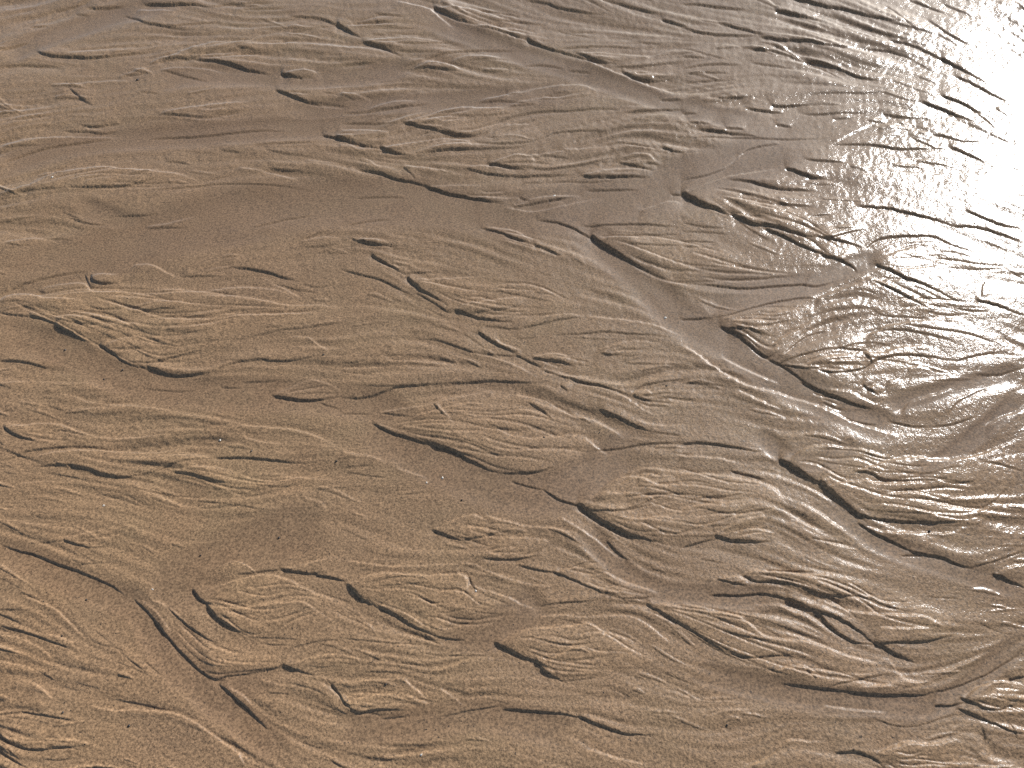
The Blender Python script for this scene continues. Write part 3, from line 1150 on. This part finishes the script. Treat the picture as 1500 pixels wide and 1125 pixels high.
def grit_mesh(r, rr, squash):
    bm = bmesh.new(); bmesh.ops.create_icosphere(bm, subdivisions=2, radius=1)
    k = [(rr.uniform(-1, 1), rr.uniform(-1, 1), rr.uniform(-1, 1), rr.uniform(.55, .95)) for _ in range(7)]
    for v in bm.verts:                                   # chipped facets
        for a, b, c, t in k:
            n = Vector((a, b, c)).normalized(); e = v.co.dot(n) - t
            if e > 0: v.co -= n * e
        v.co = Vector((v.co.x * r * rr.uniform(.97, 1.03), v.co.y * r * .78, v.co.z * r * squash))
    return bm

def shell_mesh(r, rr):
    bm = bmesh.new(); rings = []
    for z0 in (0, -.16 * r):                             # a curved chip with a real thickness and a broken rim
        g = []
        for i in range(4):
            row = []
            for j in range(12):
                t = j / 12 * 2 * math.pi; q_ = (i + .15) / 3.15
                rad = r * q_ * (1 + (.22 * math.sin(3 * t + 1) + .12 * math.sin(5 * t)) * q_)
                row.append(bm.verts.new((rad * math.cos(t), .7 * rad * math.sin(t), z0 + .45 * r * (1 - q_ * q_))))
            g.append(row)
        rings.append(g)
    for s, g in enumerate(rings):
        for i in range(3):
            for j in range(12):
                f = [g[i][j], g[i + 1][j], g[i + 1][(j + 1) % 12], g[i][(j + 1) % 12]]
                bm.faces.new(f if s == 0 else f[::-1])
        bm.faces.new(g[0] if s == 0 else g[0][::-1])
    for j in range(12):
        a, b = rings[0][3], rings[1][3]
        bm.faces.new([a[j], b[j], b[(j + 1) % 12], a[(j + 1) % 12]])
    return bm

rr = random.Random(11)
def bit(kind, u, v, px, label):
    x, y, z, m = ground_z(u, v)
    r = px * m * .37
    if kind == 'shell':
        bm = shell_mesh(r * 1.1, rr); name, cat, grp, mat, lift = 'shell_fragment', 'shell', 'pale shell bits lying on the sand', m_pale, .10
    elif kind == 'stone':
        bm = grit_mesh(r, rr, .8); name, cat, grp, mat, lift = 'pebble', 'pebble', None, m_dark, .45
    else:
        bm = grit_mesh(r, rr, .6); name, cat, grp, mat, lift = 'grit_speck', 'grit', 'dark grit specks lying on the sand', m_dark, .3
    me_ = bpy.data.meshes.new(name); bm.normal_update(); bm.to_mesh(me_); bm.free(); me_.materials.append(mat)
    o = bpy.data.objects.new(name, me_); bpy.context.scene.collection.objects.link(o)
    o.location = (x, y, z + r * lift); o.rotation_euler = (rr.uniform(-.25, .25), rr.uniform(-.25, .25), rr.uniform(0, 6.28))
    o['label'] = label; o['category'] = cat
    if grp: o['group'] = grp

for a in BITS:
    bit(*a)

# ------------------------------------------------------------------ camera, sun, sky
sc = bpy.context.scene
cam = bpy.data.cameras.new('camera'); co_ = bpy.data.objects.new('camera', cam)
sc.collection.objects.link(co_); sc.camera = co_
co_.location = (0, 0, CAM_H); co_.rotation_euler = (math.pi / 2 - PITCH, 0, 0)
cam.sensor_width = 36; cam.lens = 36 * FPX / 1500; cam.clip_start = .02; cam.clip_end = 2000

a, b = (SUN_UV[0] - 750) / FPX, (SUN_UV[1] - 562.5) / FPX       # where the sun mirrors in the flat wet sand
ray = Vector((a, CP - b * SP, -(SP + b * CP))).normalized()
to_sun = Vector((ray.x, ray.y, -ray.z))
sun = bpy.data.lights.new('sun', 'SUN'); sun.energy = SUN_E; sun.angle = math.radians(.7); sun.color = SUN_COL
so = bpy.data.objects.new('sun', sun); sc.collection.objects.link(so)
so.rotation_euler = to_sun.to_track_quat('Z', 'Y').to_euler(); so.location = to_sun * 20
elev = math.asin(to_sun.z); az = math.atan2(to_sun.x, to_sun.y)
print('sun elevation', math.degrees(elev), 'azimuth', math.degrees(az))
w = bpy.data.worlds.new('World'); sc.world = w; w.use_nodes = True
nt = w.node_tree
sky = nt.nodes.new('ShaderNodeTexSky'); sky.sky_type = 'NISHITA'; sky.sun_disc = False
sky.sun_elevation = elev; sky.sun_rotation = az
sky.air_density = 1.0; sky.dust_density = 1.5; sky.ozone_density = 1.0
nt.links.new(sky.outputs[0], nt.nodes['Background'].inputs[0]); nt.nodes['Background'].inputs[1].default_value = SKY
sc.cycles.use_denoising = False
sc.view_settings.view_transform = 'Standard'; sc.view_settings.look = 'None'
sc.view_settings.exposure = EXPO; sc.view_settings.gamma = 1.0
